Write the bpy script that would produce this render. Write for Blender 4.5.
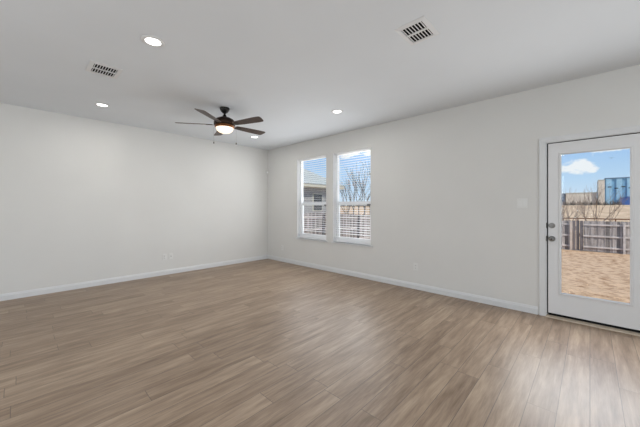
import bpy, bmesh, math, random
from mathutils import Vector, Matrix
C = bpy.context.scene
for o in list(bpy.data.objects):
    bpy.data.objects.remove(o)
R = math.radians
COL = C.collection

# ------------------------------------------------------------------ camera
cam_d = bpy.data.cameras.new('camera')
cam_d.sensor_width = 36.0
cam_d.lens = 16.0
cam_d.shift_y = -0.0098
cam_d.clip_end = 2000
cam = bpy.data.objects.new('camera', cam_d)
COL.objects.link(cam)
cam.location = (0, 0, 1.296)
cam.rotation_euler = (R(90), 0, R(-46.5))
C.camera = cam

# ------------------------------------------------------------------ exposure
C.view_settings.view_transform = 'Standard'
C.view_settings.look = 'None'
C.view_settings.exposure = 0.0
C.view_settings.gamma = 1.0
C.view_settings.use_curve_mapping = False

# ------------------------------------------------------------------ sky
world = bpy.data.worlds.new('sky')
C.world = world
world.use_nodes = True
wn, wl = world.node_tree.nodes, world.node_tree.links
wn.clear()
w_out = wn.new('ShaderNodeOutputWorld')
w_bg = wn.new('ShaderNodeBackground')
w_bg.inputs['Strength'].default_value = 1.0
tc = wn.new('ShaderNodeTexCoord')
sep = wn.new('ShaderNodeSeparateXYZ')
wl.new(tc.outputs['Generated'], sep.inputs[0])
sky_ramp = wn.new('ShaderNodeValToRGB')
cr = sky_ramp.color_ramp
cr.elements[0].position = 0.0
cr.elements[0].color = (0.70, 0.81, 0.93, 1)
cr.elements[1].position = 1.0
cr.elements[1].color = (0.13, 0.30, 0.70, 1)
for p, c in ((0.08, (0.50, 0.70, 0.93, 1)), (0.16, (0.36, 0.58, 0.91, 1)), (0.35, (0.24, 0.46, 0.86, 1))):
    e = cr.elements.new(p); e.color = c
wl.new(sep.outputs['Z'], sky_ramp.inputs[0])
# clouds: stretched noise over the directions of the sky
wmap = wn.new('ShaderNodeMapping')
wmap.inputs['Scale'].default_value = (3.0, 3.0, 5.0)
wmap.inputs['Location'].default_value = (0.4, 0.15, 0.0)
wl.new(tc.outputs['Generated'], wmap.inputs[0])
wnoise = wn.new('ShaderNodeTexNoise')
wnoise.inputs['Scale'].default_value = 5.0
wnoise.inputs['Detail'].default_value = 7
wnoise.inputs['Roughness'].default_value = 0.58
wl.new(wmap.outputs[0], wnoise.inputs['Vector'])


def cloud_blob(direction, rad, zscale):
    """a soft mask around one direction of the sky where a cumulus cloud stands"""
    v = Vector(direction).normalized()
    sub = wn.new('ShaderNodeVectorMath'); sub.operation = 'SUBTRACT'
    sub.inputs[1].default_value = v
    wl.new(tc.outputs['Generated'], sub.inputs[0])
    mul = wn.new('ShaderNodeVectorMath'); mul.operation = 'MULTIPLY'
    mul.inputs[1].default_value = (1, 1, zscale)
    wl.new(sub.outputs[0], mul.inputs[0])
    ln = wn.new('ShaderNodeVectorMath'); ln.operation = 'LENGTH'
    wl.new(mul.outputs[0], ln.inputs[0])
    mr = wn.new('ShaderNodeMapRange')
    mr.inputs['From Min'].default_value = 0.0
    mr.inputs['From Max'].default_value = rad
    mr.inputs['To Min'].default_value = 0.36
    mr.inputs['To Max'].default_value = -0.10
    wl.new(ln.outputs['Value'], mr.inputs['Value'])
    return mr.outputs[0]


def wmath(op, a, b):
    m = wn.new('ShaderNodeMath'); m.operation = op
    for i, v in enumerate((a, b)):
        if isinstance(v, (int, float)): m.inputs[i].default_value = v
        else: wl.new(v, m.inputs[i])
    return m.outputs[0]


blobs = [((1.0, 0.027, 0.106), 0.072, 2.0), ((1.0, -0.045, 0.150), 0.085, 5.0),
         ((0.83, 0.56, 0.185), 0.16, 5.5)]
acc = None
for d, r_, zs in blobs:
    b = cloud_blob(d, r_, zs)
    acc = b if acc is None else wmath('MAXIMUM', acc, b)
wsum = wmath('ADD', wnoise.outputs['Fac'], acc)
cl_ramp = wn.new('ShaderNodeValToRGB')
cl_ramp.color_ramp.elements[0].position = 0.60
cl_ramp.color_ramp.elements[0].color = (0, 0, 0, 1)
cl_ramp.color_ramp.elements[1].position = 0.70
cl_ramp.color_ramp.elements[1].color = (0.9, 0.9, 0.9, 1)
wl.new(wsum, cl_ramp.inputs[0])
w_mix = wn.new('ShaderNodeMixRGB')
w_mix.inputs[2].default_value = (0.96, 0.97, 0.99, 1)
wl.new(cl_ramp.outputs[0], w_mix.inputs[0])
wl.new(sky_ramp.outputs[0], w_mix.inputs[1])
wl.new(w_mix.outputs[0], w_bg.inputs['Color'])
wl.new(w_bg.outputs[0], w_out.inputs[0])

# ------------------------------------------------------------------ sun
sun_d = bpy.data.lights.new('sun', 'SUN')
sun_d.energy = 3.9
sun_d.angle = R(0.6)
sun_d.color = (1.0, 0.94, 0.85)
sun = bpy.data.objects.new('sun', sun_d)
COL.objects.link(sun)
sun.rotation_euler = Vector((-0.34, -0.58, 0.74)).to_track_quat('Z', 'Y').to_euler()
sun.location = (10, -20, 30)


# area lamps for daylight; the two behind the camera are added as fill
def daylight(name, loc, direction, sx, sy, watts, color):
    d = bpy.data.lights.new(name, 'AREA')
    d.shape = 'RECTANGLE'; d.size = sx; d.size_y = sy
    d.energy = watts; d.color = color
    o = bpy.data.objects.new(name, d)
    COL.objects.link(o)
    o.location = loc
    o.rotation_euler = Vector(direction).to_track_quat('-Z', 'Z').to_euler()
    return o


daylight('fill_lamp_back', (-3.72, 1.6, 1.45), (1, 0, 0.42), 3.4, 1.9, 114, (0.94, 0.97, 1.0))  # added fill lamp at the made-up window of the back wall
daylight('fill_lamp_near', (0.2, -3.72, 1.45), (0, 1, 0.75), 3.8, 1.9, 78, (0.95, 0.98, 1.0))  # added fill lamp, the near wall's window is made up with it
# daylight entering by the two windows and the glass door (sky and sunlit ground)
for wy_ in (4.35, 3.275):
    daylight('daylight_window', (4.288, wy_, 1.47), (-1, 0, 0), 0.86, 1.70, 13.5, (0.96, 0.98, 1.0))
daylight('daylight_door', (4.225, -0.03, 0.98), (-1, 0, -0.04), 0.56, 1.45, 30, (0.96, 0.98, 1.0))
daylight('fill_outside_windows', (6.2, 3.8, 1.0), (-1, 0, 0.25), 3.5, 2.0, 150, (0.97, 0.985, 1.0))  # added lamp outside, turned up to whiten the blinds and frames
DOWNLIGHT_W = 6.0

# ------------------------------------------------------------------ helpers
MATS = {}


def mat(name, col, rough=0.5, metal=0.0, var=0.06, scale=8.0, bump=0.0, bscale=60.0, stretch=None, emit=None, spec=0.5, col2=None, edges=(0.32, 0.68)):
    if name in MATS: return MATS[name]
    m = bpy.data.materials.new(name); m.use_nodes = True
    nt = m.node_tree; n, l = nt.nodes, nt.links
    b = n['Principled BSDF']
    b.inputs['Roughness'].default_value = rough
    b.inputs['Metallic'].default_value = metal
    b.inputs['Specular IOR Level'].default_value = spec
    t = n.new('ShaderNodeTexCoord')
    mp = n.new('ShaderNodeMapping')
    if stretch: mp.inputs['Scale'].default_value = stretch
    l.new(t.outputs['Object'], mp.inputs[0])
    no = n.new('ShaderNodeTexNoise'); no.inputs['Scale'].default_value = scale; no.inputs['Detail'].default_value = 6
    l.new(mp.outputs[0], no.inputs['Vector'])
    rp = n.new('ShaderNodeValToRGB')
    lo = col2 if col2 else [c * (1 - var) for c in col]
    hi = col if col2 else [min(1, c * (1 + var)) for c in col]
    rp.color_ramp.elements[0].position = edges[0]; rp.color_ramp.elements[1].position = edges[1]
    rp.color_ramp.elements[0].color = (*lo, 1); rp.color_ramp.elements[1].color = (*hi, 1)
    l.new(no.outputs['Fac'], rp.inputs[0]); l.new(rp.outputs[0], b.inputs['Base Color'])
    if bump:
        n2 = n.new('ShaderNodeTexNoise'); n2.inputs['Scale'].default_value = bscale; n2.inputs['Detail'].default_value = 3
        l.new(mp.outputs[0], n2.inputs['Vector'])
        bp = n.new('ShaderNodeBump'); bp.inputs['Strength'].default_value = bump; bp.inputs['Distance'].default_value = 0.004
        l.new(n2.outputs['Fac'], bp.inputs['Height']); l.new(bp.outputs[0], b.inputs['Normal'])
    if emit:
        b.inputs['Emission Color'].default_value = (*emit[0], 1); b.inputs['Emission Strength'].default_value = emit[1]
    MATS[name] = m
    return m


def glass_mat():
    m = bpy.data.materials.new('window_glass'); m.use_nodes = True
    n, l = m.node_tree.nodes, m.node_tree.links
    n.clear()
    out = n.new('ShaderNodeOutputMaterial')
    tr = n.new('ShaderNodeBsdfTransparent'); tr.inputs[0].default_value = (0.97, 0.985, 0.98, 1)
    gl = n.new('ShaderNodeBsdfGlossy'); gl.inputs['Roughness'].default_value = 0.02
    fr = n.new('ShaderNodeFresnel')
    # the same pane index on both faces, so that the pane never turns into a mirror from inside the glass
    geo = n.new('ShaderNodeNewGeometry'); ir = n.new('ShaderNodeMapRange')
    ir.inputs['To Min'].default_value = 1.35; ir.inputs['To Max'].default_value = 1 / 1.35
    l.new(geo.outputs['Backfacing'], ir.inputs['Value']); l.new(ir.outputs[0], fr.inputs['IOR'])
    no = n.new('ShaderNodeTexNoise'); no.inputs['Scale'].default_value = 1.5
    bp = n.new('ShaderNodeBump'); bp.inputs['Strength'].default_value = 0.01
    l.new(no.outputs['Fac'], bp.inputs['Height']); l.new(bp.outputs[0], gl.inputs['Normal'])
    mx = n.new('ShaderNodeMixShader')
    l.new(fr.outputs[0], mx.inputs[0]); l.new(tr.outputs[0], mx.inputs[1]); l.new(gl.outputs[0], mx.inputs[2])
    l.new(mx.outputs[0], out.inputs[0])
    return m


class MB:
    """collects shapes and links them as ONE mesh object"""
    def __init__(self):
        self.bm = bmesh.new()

    def box(self, x0, x1, y0, y1, z0, z1):
        bm = self.bm
        v = [bm.verts.new(p) for p in ((x0, y0, z0), (x1, y0, z0), (x1, y1, z0), (x0, y1, z0),
                                       (x0, y0, z1), (x1, y0, z1), (x1, y1, z1), (x0, y1, z1))]
        for f in ((3, 2, 1, 0), (4, 5, 6, 7), (0, 1, 5, 4), (1, 2, 6, 5), (2, 3, 7, 6), (3, 0, 4, 7)):
            bm.faces.new([v[i] for i in f])
        return v

    def obox(self, c, ax, size):
        """oriented box: centre, 3 axes (Matrix 3x3), sizes"""
        v = self.box(-size[0] / 2, size[0] / 2, -size[1] / 2, size[1] / 2, -size[2] / 2, size[2] / 2)
        for q in v: q.co = ax @ q.co + Vector(c)

    def prism(self, pts, f0, f1):
        """polygon pts (2d) swept between two mapping functions"""
        bm = self.bm
        a = [bm.verts.new(f0(*p)) for p in pts]; b = [bm.verts.new(f1(*p)) for p in pts]
        n = len(pts)
        bm.faces.new(a[::-1]); bm.faces.new(b)
        for i in range(n):
            bm.faces.new((a[i], a[(i + 1) % n], b[(i + 1) % n], b[i]))

    def poly(self, pts):
        self.bm.faces.new([self.bm.verts.new(p) for p in pts])

    def lathe(self, prof, c=(0, 0, 0), ax=None, seg=32):
        bm = self.bm; ax = ax or Matrix.Identity(3)
        rings = []
        for r, z in prof:
            if r < 1e-6:
                rings.append([bm.verts.new(ax @ Vector((0, 0, z)) + Vector(c))])
            else:
                rings.append([bm.verts.new(ax @ Vector((r * math.cos(2 * math.pi * k / seg), r * math.sin(2 * math.pi * k / seg), z)) + Vector(c)) for k in range(seg)])
        for a, b in zip(rings, rings[1:]):
            for k in range(seg):
                k2 = (k + 1) % seg
                if len(a) == 1 and len(b) == 1: continue
                if len(a) == 1: bm.faces.new((a[0], b[k2], b[k]))
                elif len(b) == 1: bm.faces.new((a[k], a[k2], b[0]))
                else: bm.faces.new((a[k], a[k2], b[k2], b[k]))

    def tube(self, pts, r0, r1=None, seg=6):
        bm = self.bm; r1 = r0 if r1 is None else r1
        pts = [Vector(p) for p in pts]; n = len(pts); prev = None
        for i, p in enumerate(pts):
            d = (pts[min(i + 1, n - 1)] - pts[max(i - 1, 0)]).normalized()
            u = d.orthogonal().normalized(); w = d.cross(u)
            if i and prev is not None:
                u = (prevu - d * prevu.dot(d)).normalized(); w = d.cross(u)
            r = r0 + (r1 - r0) * i / max(1, n - 1)
            ring = [bm.verts.new(p + (u * math.cos(2 * math.pi * k / seg) + w * math.sin(2 * math.pi * k / seg)) * r) for k in range(seg)]
            if prev is not None:
                for k in range(seg):
                    bm.faces.new((prev[k], prev[(k + 1) % seg], ring[(k + 1) % seg], ring[k]))
            else:
                bm.faces.new(ring[::-1])
            prev, prevu = ring, u
        bm.faces.new(prev)

    def build(self, name, m, parent=None, smooth=False, bevel=0.0):
        bmesh.ops.recalc_face_normals(self.bm, faces=self.bm.faces)
        me = bpy.data.meshes.new(name); self.bm.to_mesh(me); self.bm.free()
        me.materials.append(m)
        if smooth:
            for p in me.polygons: p.use_smooth = True
        o = bpy.data.objects.new(name, me); COL.objects.link(o)
        if parent: o.parent = parent
        if bevel:
            bv = o.modifiers.new('bevel', 'BEVEL'); bv.width = bevel; bv.segments = 2; bv.limit_method = 'ANGLE'
            bv.angle_limit = R(50)
        return o


def one(fn, *a):
    m = MB(); getattr(m, fn)(*a); return m


def tag(o, label, cat, group=None):
    o['label'] = label; o['category'] = cat
    if group: o['group'] = group
    return o


def thing(name, loc, label, cat, group=None, rz=0.0):
    o = bpy.data.objects.new(name, None); COL.objects.link(o)
    o.location = loc; o.rotation_euler = (0, 0, rz); o.empty_display_size = 0.05
    return tag(o, label, cat, group)


def struct(o, label=None):
    o['kind'] = 'structure'
    if label: o['label'] = label
    return o


def struct_root(name, loc=(0, 0, 0)):
    o = bpy.data.objects.new(name, None); COL.objects.link(o); o.location = loc
    o['kind'] = 'structure'
    return o


def copy_tree(o, parent=None):
    c = o.copy(); COL.objects.link(c)
    if parent: c.parent = parent
    for ch in list(o.children): copy_tree(ch, c)
    return c


# ------------------------------------------------------------------ materials
M_WALL = mat('wall_paint', (0.67, 0.667, 0.650), 0.85, var=0.012, scale=2.0, bump=0.10, bscale=140, spec=0.25)
M_CEIL = mat('ceiling_paint', (0.745, 0.778, 0.81), 0.92, var=0.012, scale=1.5, bump=0.10, bscale=120, spec=0.2)
M_TRIM = mat('trim_paint', (0.67, 0.68, 0.688), 0.45, var=0.01, scale=3.0)
M_DOOR = mat('door_paint', (0.70, 0.705, 0.71), 0.42, var=0.012, scale=3.0)
M_VINYL = mat('white_vinyl', (0.88, 0.88, 0.88), 0.4, var=0.01, scale=4.0)
M_SLAT = mat('blind_slat', (0.86, 0.865, 0.87), 0.45, var=0.015, scale=6.0)
M_PLATE = mat('plastic_plate', (0.70, 0.70, 0.685), 0.35, var=0.01, scale=10.0)
M_DARKSLOT = mat('dark_slot', (0.012, 0.012, 0.012), 0.8, spec=0.1)
M_NICKEL = mat('satin_nickel', (0.25, 0.245, 0.235), 0.42, 1.0, var=0.06, scale=30)
M_BLACK = mat('black_metal', (0.02, 0.018, 0.016), 0.4, 0.6, var=0.1, scale=20)
M_BRONZE = mat('oil_rubbed_bronze', (0.034, 0.019, 0.012), 0.38, 0.7, var=0.25, scale=14)
M_COPPER = mat('bronze_rim', (0.22, 0.085, 0.03), 0.35, 0.8, var=0.2, scale=20)
M_BLADE = mat('walnut_blade', (0.062, 0.037, 0.027), 0.42, 0.0, var=0.35, scale=7, stretch=(1, 9, 9))
M_BOWL = mat('frosted_glass_bowl', (0.9, 0.82, 0.7), 0.4, emit=((1.0, 0.76, 0.54), 1.25))
M_LED = mat('led_diffuser', (0.9, 0.9, 0.9), 0.5, emit=((1.0, 0.985, 0.96), 4.0))
M_VENT = mat('vent_enamel', (0.74, 0.745, 0.75), 0.4, var=0.01)
M_THRESH = mat('tan_threshold', (0.50, 0.42, 0.33), 0.5, 0.1, var=0.1, scale=20)
M_SHELL = mat('exterior_brick', (0.42, 0.36, 0.31), 0.9, var=0.15, scale=12)
M_GLASS = glass_mat()


def floor_material():
    m = bpy.data.materials.new('wood_look_plank_floor'); m.use_nodes = True
    nt = m.node_tree; n, l = nt.nodes, nt.links
    b = n['Principled BSDF']
    PW, PL = 0.152, 1.21

    def mth(op, a, bb=None, c=None):
        q = n.new('ShaderNodeMath'); q.operation = op
        for i, v in enumerate((a, bb, c)):
            if v is None: continue
            if isinstance(v, (int, float)): q.inputs[i].default_value = v
            else: l.new(v, q.inputs[i])
        return q.outputs[0]
    t = n.new('ShaderNodeTexCoord'); s = n.new('ShaderNodeSeparateXYZ'); l.new(t.outputs['Object'], s.inputs[0])
    X, Y = s.outputs['X'], s.outputs['Y']
    yr = mth('DIVIDE', Y, PW); row = mth('FLOOR', yr); fy = mth('SUBTRACT', yr, row)
    wnz = n.new('ShaderNodeTexWhiteNoise'); wnz.noise_dimensions = '1D'; l.new(row, wnz.inputs['W'])
    xr = mth('ADD', mth('DIVIDE', X, PL), mth('MULTIPLY', wnz.outputs['Value'], 7.31))
    pid = mth('FLOOR', xr); fx = mth('SUBTRACT', xr, pid)
    cid = n.new('ShaderNodeCombineXYZ'); l.new(row, cid.inputs[0]); l.new(pid, cid.inputs[1])
    wn2 = n.new('ShaderNodeTexWhiteNoise'); wn2.noise_dimensions = '3D'; l.new(cid.outputs[0], wn2.inputs['Vector'])
    rnd = wn2.outputs['Value']
    # joints
    ey_ = mth('MULTIPLY', mth('MINIMUM', fy, mth('SUBTRACT', 1.0, fy)), PW)
    ex_ = mth('MULTIPLY', mth('MINIMUM', fx, mth('SUBTRACT', 1.0, fx)), PL)
    ed = mth('MINIMUM', ey_, ex_)
    jr = n.new('ShaderNodeMapRange'); jr.inputs['From Min'].default_value = 0.0008; jr.inputs['From Max'].default_value = 0.0024
    l.new(ed, jr.inputs['Value'])          # 0 in the joint, 1 on the plank
    # grain
    g = n.new('ShaderNodeCombineXYZ')
    l.new(mth('ADD', mth('MULTIPLY', X, 1.5), mth('MULTIPLY', rnd, 37.0)), g.inputs[0])
    l.new(mth('ADD', mth('MULTIPLY', Y, 13.0), mth('MULTIPLY', rnd, 91.0)), g.inputs[1])
    l.new(mth('MULTIPLY', rnd, 13.0), g.inputs[2])
    n1 = n.new('ShaderNodeTexNoise'); n1.inputs['Scale'].default_value = 1.7; n1.inputs['Detail'].default_value = 7
    n1.inputs['Roughness'].default_value = 0.6; n1.inputs['Distortion'].default_value = 0.25
    l.new(g.outputs[0], n1.inputs['Vector'])
    g2 = n.new('ShaderNodeCombineXYZ')
    l.new(mth('ADD', mth('MULTIPLY', X, 3.0), mth('MULTIPLY', rnd, 50.0)), g2.inputs[0])
    l.new(mth('ADD', mth('MULTIPLY', Y, 60.0), mth('MULTIPLY', rnd, 20.0)), g2.inputs[1])
    n2 = n.new('ShaderNodeTexNoise'); n2.inputs['Scale'].default_value = 2.2; n2.inputs['Detail'].default_value = 4
    l.new(g2.outputs[0], n2.inputs['Vector'])
    v = mth('ADD', mth('MULTIPLY', n1.outputs['Fac'], 0.75), mth('MULTIPLY', n2.outputs['Fac'], 0.25))
    v = mth('ADD', v, mth('MULTIPLY', mth('SUBTRACT', rnd, 0.5), 0.13))
    rp = n.new('ShaderNodeValToRGB'); e = rp.color_ramp.elements
    e[0].position = 0.30; e[0].color = FLOOR_LO
    e[1].position = 0.72; e[1].color = FLOOR_HI
    k = rp.color_ramp.elements.new(0.5); k.color = FLOOR_MID
    l.new(v, rp.inputs[0])
    mx = n.new('ShaderNodeMixRGB'); mx.inputs[1].default_value = (0.10, 0.075, 0.058, 1)
    l.new(jr.outputs[0], mx.inputs[0]); l.new(rp.outputs[0], mx.inputs[2])
    l.new(mx.outputs[0], b.inputs['Base Color'])
    l.new(mth('ADD', 0.34, mth('MULTIPLY', n2.outputs['Fac'], 0.12)), b.inputs['Roughness'])
    b.inputs['Specular IOR Level'].default_value = 0.5
    hh = mth('ADD', mth('MULTIPLY', jr.outputs[0], 1.0), mth('MULTIPLY', n2.outputs['Fac'], 0.25))
    bp = n.new('ShaderNodeBump'); bp.inputs['Strength'].default_value = 0.25; bp.inputs['Distance'].default_value = 0.0015
    l.new(hh, bp.inputs['Height']); l.new(bp.outputs[0], b.inputs['Normal'])
    return m


FLOOR_LO = (0.158, 0.103, 0.064, 1)
FLOOR_MID = (0.272, 0.194, 0.134, 1)
FLOOR_HI = (0.425, 0.32, 0.225, 1)

# ------------------------------------------------------------------ room shell
XW, YW, H = 4.31, 5.91, 2.74           # inner faces of the window wall and of the far wall
X0, Y0, T = -3.8, -3.8, 0.16           # kitchen side behind the camera
DY0, DY1, DZ = -0.565, 0.382, 2.068    # rough opening of the door
WIN = [(3.912, 4.800), (2.842, 3.730)] # window openings along the wall
WZ0, WZ1 = 0.60, 2.372


def wall_with_holes(name, fixed0, fixed1, along, a0, a1, z0, z1, holes, m):
    """wall slab between two planes; holes (a0,a1,z0,z1); one mesh"""
    b = MB()
    As = sorted({a0, a1, *[q for h in holes for q in h[:2]]}); Zs = sorted({z0, z1, *[q for h in holes for q in h[2:]]})
    solid = {}
    for i in range(len(As) - 1):
        for j in range(len(Zs) - 1):
            ca, cz = (As[i] + As[i + 1]) / 2, (Zs[j] + Zs[j + 1]) / 2
            solid[i, j] = not any(h[0] < ca < h[1] and h[2] < cz < h[3] for h in holes)

    def P(f, a, z): return (f, a, z) if along == 'Y' else (a, f, z)
    for (i, j), s in solid.items():
        if not s: continue
        A, B, Z, W = As[i], As[i + 1], Zs[j], Zs[j + 1]
        b.poly([P(fixed0, A, Z), P(fixed0, B, Z), P(fixed0, B, W), P(fixed0, A, W)])
        b.poly([P(fixed1, A, Z), P(fixed1, B, Z), P(fixed1, B, W), P(fixed1, A, W)])
        if not solid.get((i - 1, j)): b.poly([P(fixed0, A, Z), P(fixed1, A, Z), P(fixed1, A, W), P(fixed0, A, W)])
        if not solid.get((i + 1, j)): b.poly([P(fixed0, B, Z), P(fixed1, B, Z), P(fixed1, B, W), P(fixed0, B, W)])
        if not solid.get((i, j - 1)): b.poly([P(fixed0, A, Z), P(fixed1, A, Z), P(fixed1, B, Z), P(fixed0, B, Z)])
        if not solid.get((i, j + 1)): b.poly([P(fixed0, A, W), P(fixed1, A, W), P(fixed1, B, W), P(fixed0, B, W)])
    bmesh.ops.remove_doubles(b.bm, verts=b.bm.verts, dist=1e-5)
    return struct(b.build(name, m))


fl = struct(one('box', X0 - T, XW + T, Y0 - T, YW + T, -0.12, 0.0).build('floor', floor_material()))
struct(one('box', X0 - T, XW + T, Y0 - T, YW + T, H, H + 0.12).build('ceiling', M_CEIL))
wall_with_holes('wall_right', XW, XW + T, 'Y', Y0, YW + T, 0, H,
                [(DY0, DY1, -1, DZ)] + [(a, b, WZ0, WZ1) for a, b in WIN], M_WALL)
wall_with_holes('wall_left', YW, YW + T, 'X', X0 - T, XW, 0, H, [], M_WALL)
wall_with_holes('wall_back', X0 - T, X0, 'Y', Y0, YW, 0, H, [(-0.1, 3.3, 0.5, 2.4)], M_WALL)
wall_with_holes('wall_near', Y0 - T, Y0, 'X', X0 - T, XW, 0, H, [(-1.7, 2.1, 0.5, 2.4)], M_WALL)
roof = MB(); roof.box(X0 - 0.6, XW + 0.55, Y0 - 1.6, YW + 0.55, H + 0.125, H + 0.35)  # unseen slab, wide overhang added to keep the sun off the near window
struct(roof.build('trim_9', M_SHELL), 'unseen eaves slab above the room, overhang added to block the sun')
# two unseen windows added behind the camera to carry the fill lamps
for k, (nm, box_) in enumerate((('window_3', ('Y', X0 - 0.10, -0.1, 3.3)), ('window_4', ('X', Y0 - 0.10, -1.7, 2.1)))):
    r = struct_root(nm)
    fr = MB(); al, f, a, b = box_

    def bx(a0, a1, z0, z1, d=0.05):
        if al == 'Y': fr.box(f - d / 2, f + d / 2, a0, a1, z0, z1)
        else: fr.box(a0, a1, f - d / 2, f + d / 2, z0, z1)
    bx(a, b, 0.5, 0.56); bx(a, b, 2.34, 2.4); bx(a, a + 0.06, 0.56, 2.34); bx(b - 0.06, b, 0.56, 2.34)
    bx((a + b) / 2 - 0.03, (a + b) / 2 + 0.03, 0.56, 2.34)
    fr.build('window_frame', M_VINYL, r)
    g = MB()
    if al == 'Y': g.box(f - 0.003, f + 0.003, a + 0.06, b - 0.06, 0.56, 2.34)
    else: g.box(a + 0.06, b - 0.06, f - 0.003, f + 0.003, 0.56, 2.34)
    g.build('glass', M_GLASS, r)

# baseboards: profile (depth off the wall, height)
PROF = [(0, 0), (0.014, 0), (0.014, 0.066), (0.009, 0.073), (0.009, 0.079), (0.005, 0.089), (0, 0.092)]
b = MB()
b.prism(PROF, lambda d, z: (XW - d, 0.455, z), lambda d, z: (XW - d, YW, z))
struct(b.build('baseboard_right', M_TRIM))
b = MB()
b.prism(PROF, lambda d, z: (XW - d, Y0, z), lambda d, z: (XW - d, -0.640, z))
struct(b.build('baseboard_right_of_door', M_TRIM))
b = MB()
b.prism(PROF, lambda d, z: (X0, YW - d, z), lambda d, z: (XW - 0.014, YW - d, z))
struct(b.build('baseboard_left', M_TRIM))

# ------------------------------------------------------------------ door casing, jamb, threshold
CW = 0.066
CPROF = [(0, 0), (CW, 0), (CW, 0.016), (CW - 0.010, 0.019), (0.022, 0.013), (0.014, 0.015), (0.004, 0.011), (0, 0.010)]  # u from the inner edge outwards, d off wall
b = MB()
zi = DZ - 0.013
yi1, yi0 = DY1 - 0.005, DY0 + 0.005


def casing(b, path_fn):
    pass


def casing_frame(b, yi0, yi1, zi, z0):
    """mitred casing on the wall: left leg, head, right leg"""
    bm = b.bm
    rings = []
    for corner in range(4):
        ring = []
        for u, d in CPROF:
            if corner == 0: p = (XW - d, yi1 + u, z0)
            elif corner == 1: p = (XW - d, yi1 + u, zi + u)
            elif corner == 2: p = (XW - d, yi0 - u, zi + u)
            else: p = (XW - d, yi0 - u, z0)
            ring.append(bm.verts.new(p))
        rings.append(ring)
    n = len(CPROF)
    for a, c in zip(rings, rings[1:]):
        for i in range(n):
            bm.faces.new((a[i], a[(i + 1) % n], c[(i + 1) % n], c[i]))
    bm.faces.new(rings[0]); bm.faces.new(rings[3][::-1])


casing_frame(b, yi0, yi1, zi, 0.0)
struct(b.build('trim_1', M_TRIM), 'white moulded casing around the glazed door')
b = MB()   # jamb lining
b.box(XW + 0.002, XW + T, DY1 - 0.010, DY1, 0, DZ); b.box(XW + 0.002, XW + T, DY0, DY0 + 0.010, 0, DZ)
b.box(XW + 0.002, XW + T, DY0 + 0.010, DY1 - 0.010, DZ - 0.010, DZ)
b.box(XW + 0.072, XW + 0.085, DY1 - 0.034, DY1 - 0.010, 0.02, DZ - 0.01)     # stops
b.box(XW + 0.072, XW + 0.085, DY0 + 0.010, DY0 + 0.034, 0.02, DZ - 0.01)
b.box(XW + 0.072, XW + 0.085, DY0 + 0.010, DY1 - 0.010, DZ - 0.034, DZ - 0.01)
jamb = struct(b.build('trim_2', M_TRIM), 'white jamb lining of the door opening')
st = MB()   # weather-strip filling the gap, near black for the gap's shade
st.box(XW + 0.028, XW + 0.0715, DY1 - 0.0213, DY1 - 0.0105, 0.03, DZ - 0.011)
st.box(XW + 0.028, XW + 0.0715, DY0 + 0.0105, DY0 + 0.0208, 0.03, DZ - 0.011)
st.box(XW + 0.028, XW + 0.0715, DY0 + 0.022, DY1 - 0.022, DZ - 0.0213, DZ - 0.0105)
st.build('gap_shade_strip', M_DARKSLOT, jamb)
lp = MB()
for z in (1.08, 0.925): lp.box(XW - 0.012, XW + 0.035, DY1 - 0.0165, DY1 - 0.0052, z - 0.030, z + 0.030)
lp.build('strike_plate', M_BLACK, jamb)
b = MB()
b.prism([(-0.035, 0), (-0.030, 0.010), (0.0, 0.017), (0.03, 0.020), (0.16, 0.020), (0.16, 0)],
        lambda d, z: (XW + d, DY0, z), lambda d, z: (XW + d, DY1, z))
struct(b.build('trim_3', M_THRESH), 'tan sill strip under the door')

# ------------------------------------------------------------------ door
door = struct_root('door_1', (XW + 0.01, (DY0 + DY1) / 2, 0))
door['label'] = 'white exterior door with a tall single glass pane'
oy = (DY0 + DY1) / 2
SX0, SX1 = 0.0, 0.044            # thickness of the slab in local x (0 = room face)
sy0, sy1, sz0, sz1 = DY0 + 0.021 - oy, DY1 - 0.0215 - oy, 0.047, DZ - 0.0215
gy0, gy1, gz0, gz1 = -0.302 - oy, 0.242 - oy, 0.300, 1.908   # glass
b = MB()
hy0, hy1, hz0, hz1 = gy0 - 0.012, gy1 + 0.012, gz0 - 0.012, gz1 + 0.012
b.box(SX0, SX1, sy0, hy0, sz0, sz1); b.box(SX0, SX1, hy1, sy1, sz0, sz1)
b.box(SX0, SX1, hy0, hy1, sz0, hz0); b.box(SX0, SX1, hy0, hy1, hz1, sz1)
bmesh.ops.remove_doubles(b.bm, verts=b.bm.verts, dist=1e-5)
b.build('door_slab', M_DOOR, door)
b = MB()   # raised moulding around the glass, profile swept round the four sides
GP = [(0.0, -0.004), (0.0, 0.020), (-0.006, 0.006), (-0.013, 0.008), (-0.013, -0.0)]
GP = [(-0.002, 0.016), (-0.002, -0.005), (0.007, -0.013), (0.016, -0.012), (0.020, -0.005), (0.022, 0.002)]   # (outwards from glass edge, x)
rings = []
for sy_, sz_ in ((1, -1), (1, 1), (-1, 1), (-1, -1)):
    ring = []
    for u, x in GP:
        y = (gy1 + u) if sy_ > 0 else (gy0 - u); z = (gz1 + u) if sz_ > 0 else (gz0 - u)
        ring.append(b.bm.verts.new((x, y, z)))
    rings.append(ring)
for k in range(4):
    a, c = rings[k], rings[(k + 1) % 4]
    for i in range(len(GP)):
        i2 = (i + 1) % len(GP)
        b.bm.faces.new((a[i], a[i2], c[i2], c[i]))
b.build('glass_frame', M_DOOR, door)
one('box', 0.018, 0.026, gy0 - 0.004, gy1 + 0.004, gz0 - 0.004, gz1 + 0.004).build('glass', M_GLASS, door)
sw = MB(); sw.box(0.004, 0.040, sy0 + 0.002, sy1 - 0.002, 0.022, 0.0465)
sw.build('door_gap_shade', M_DARKSLOT, door)  # near-black bar painted as the shade of the gap under the door
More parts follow.
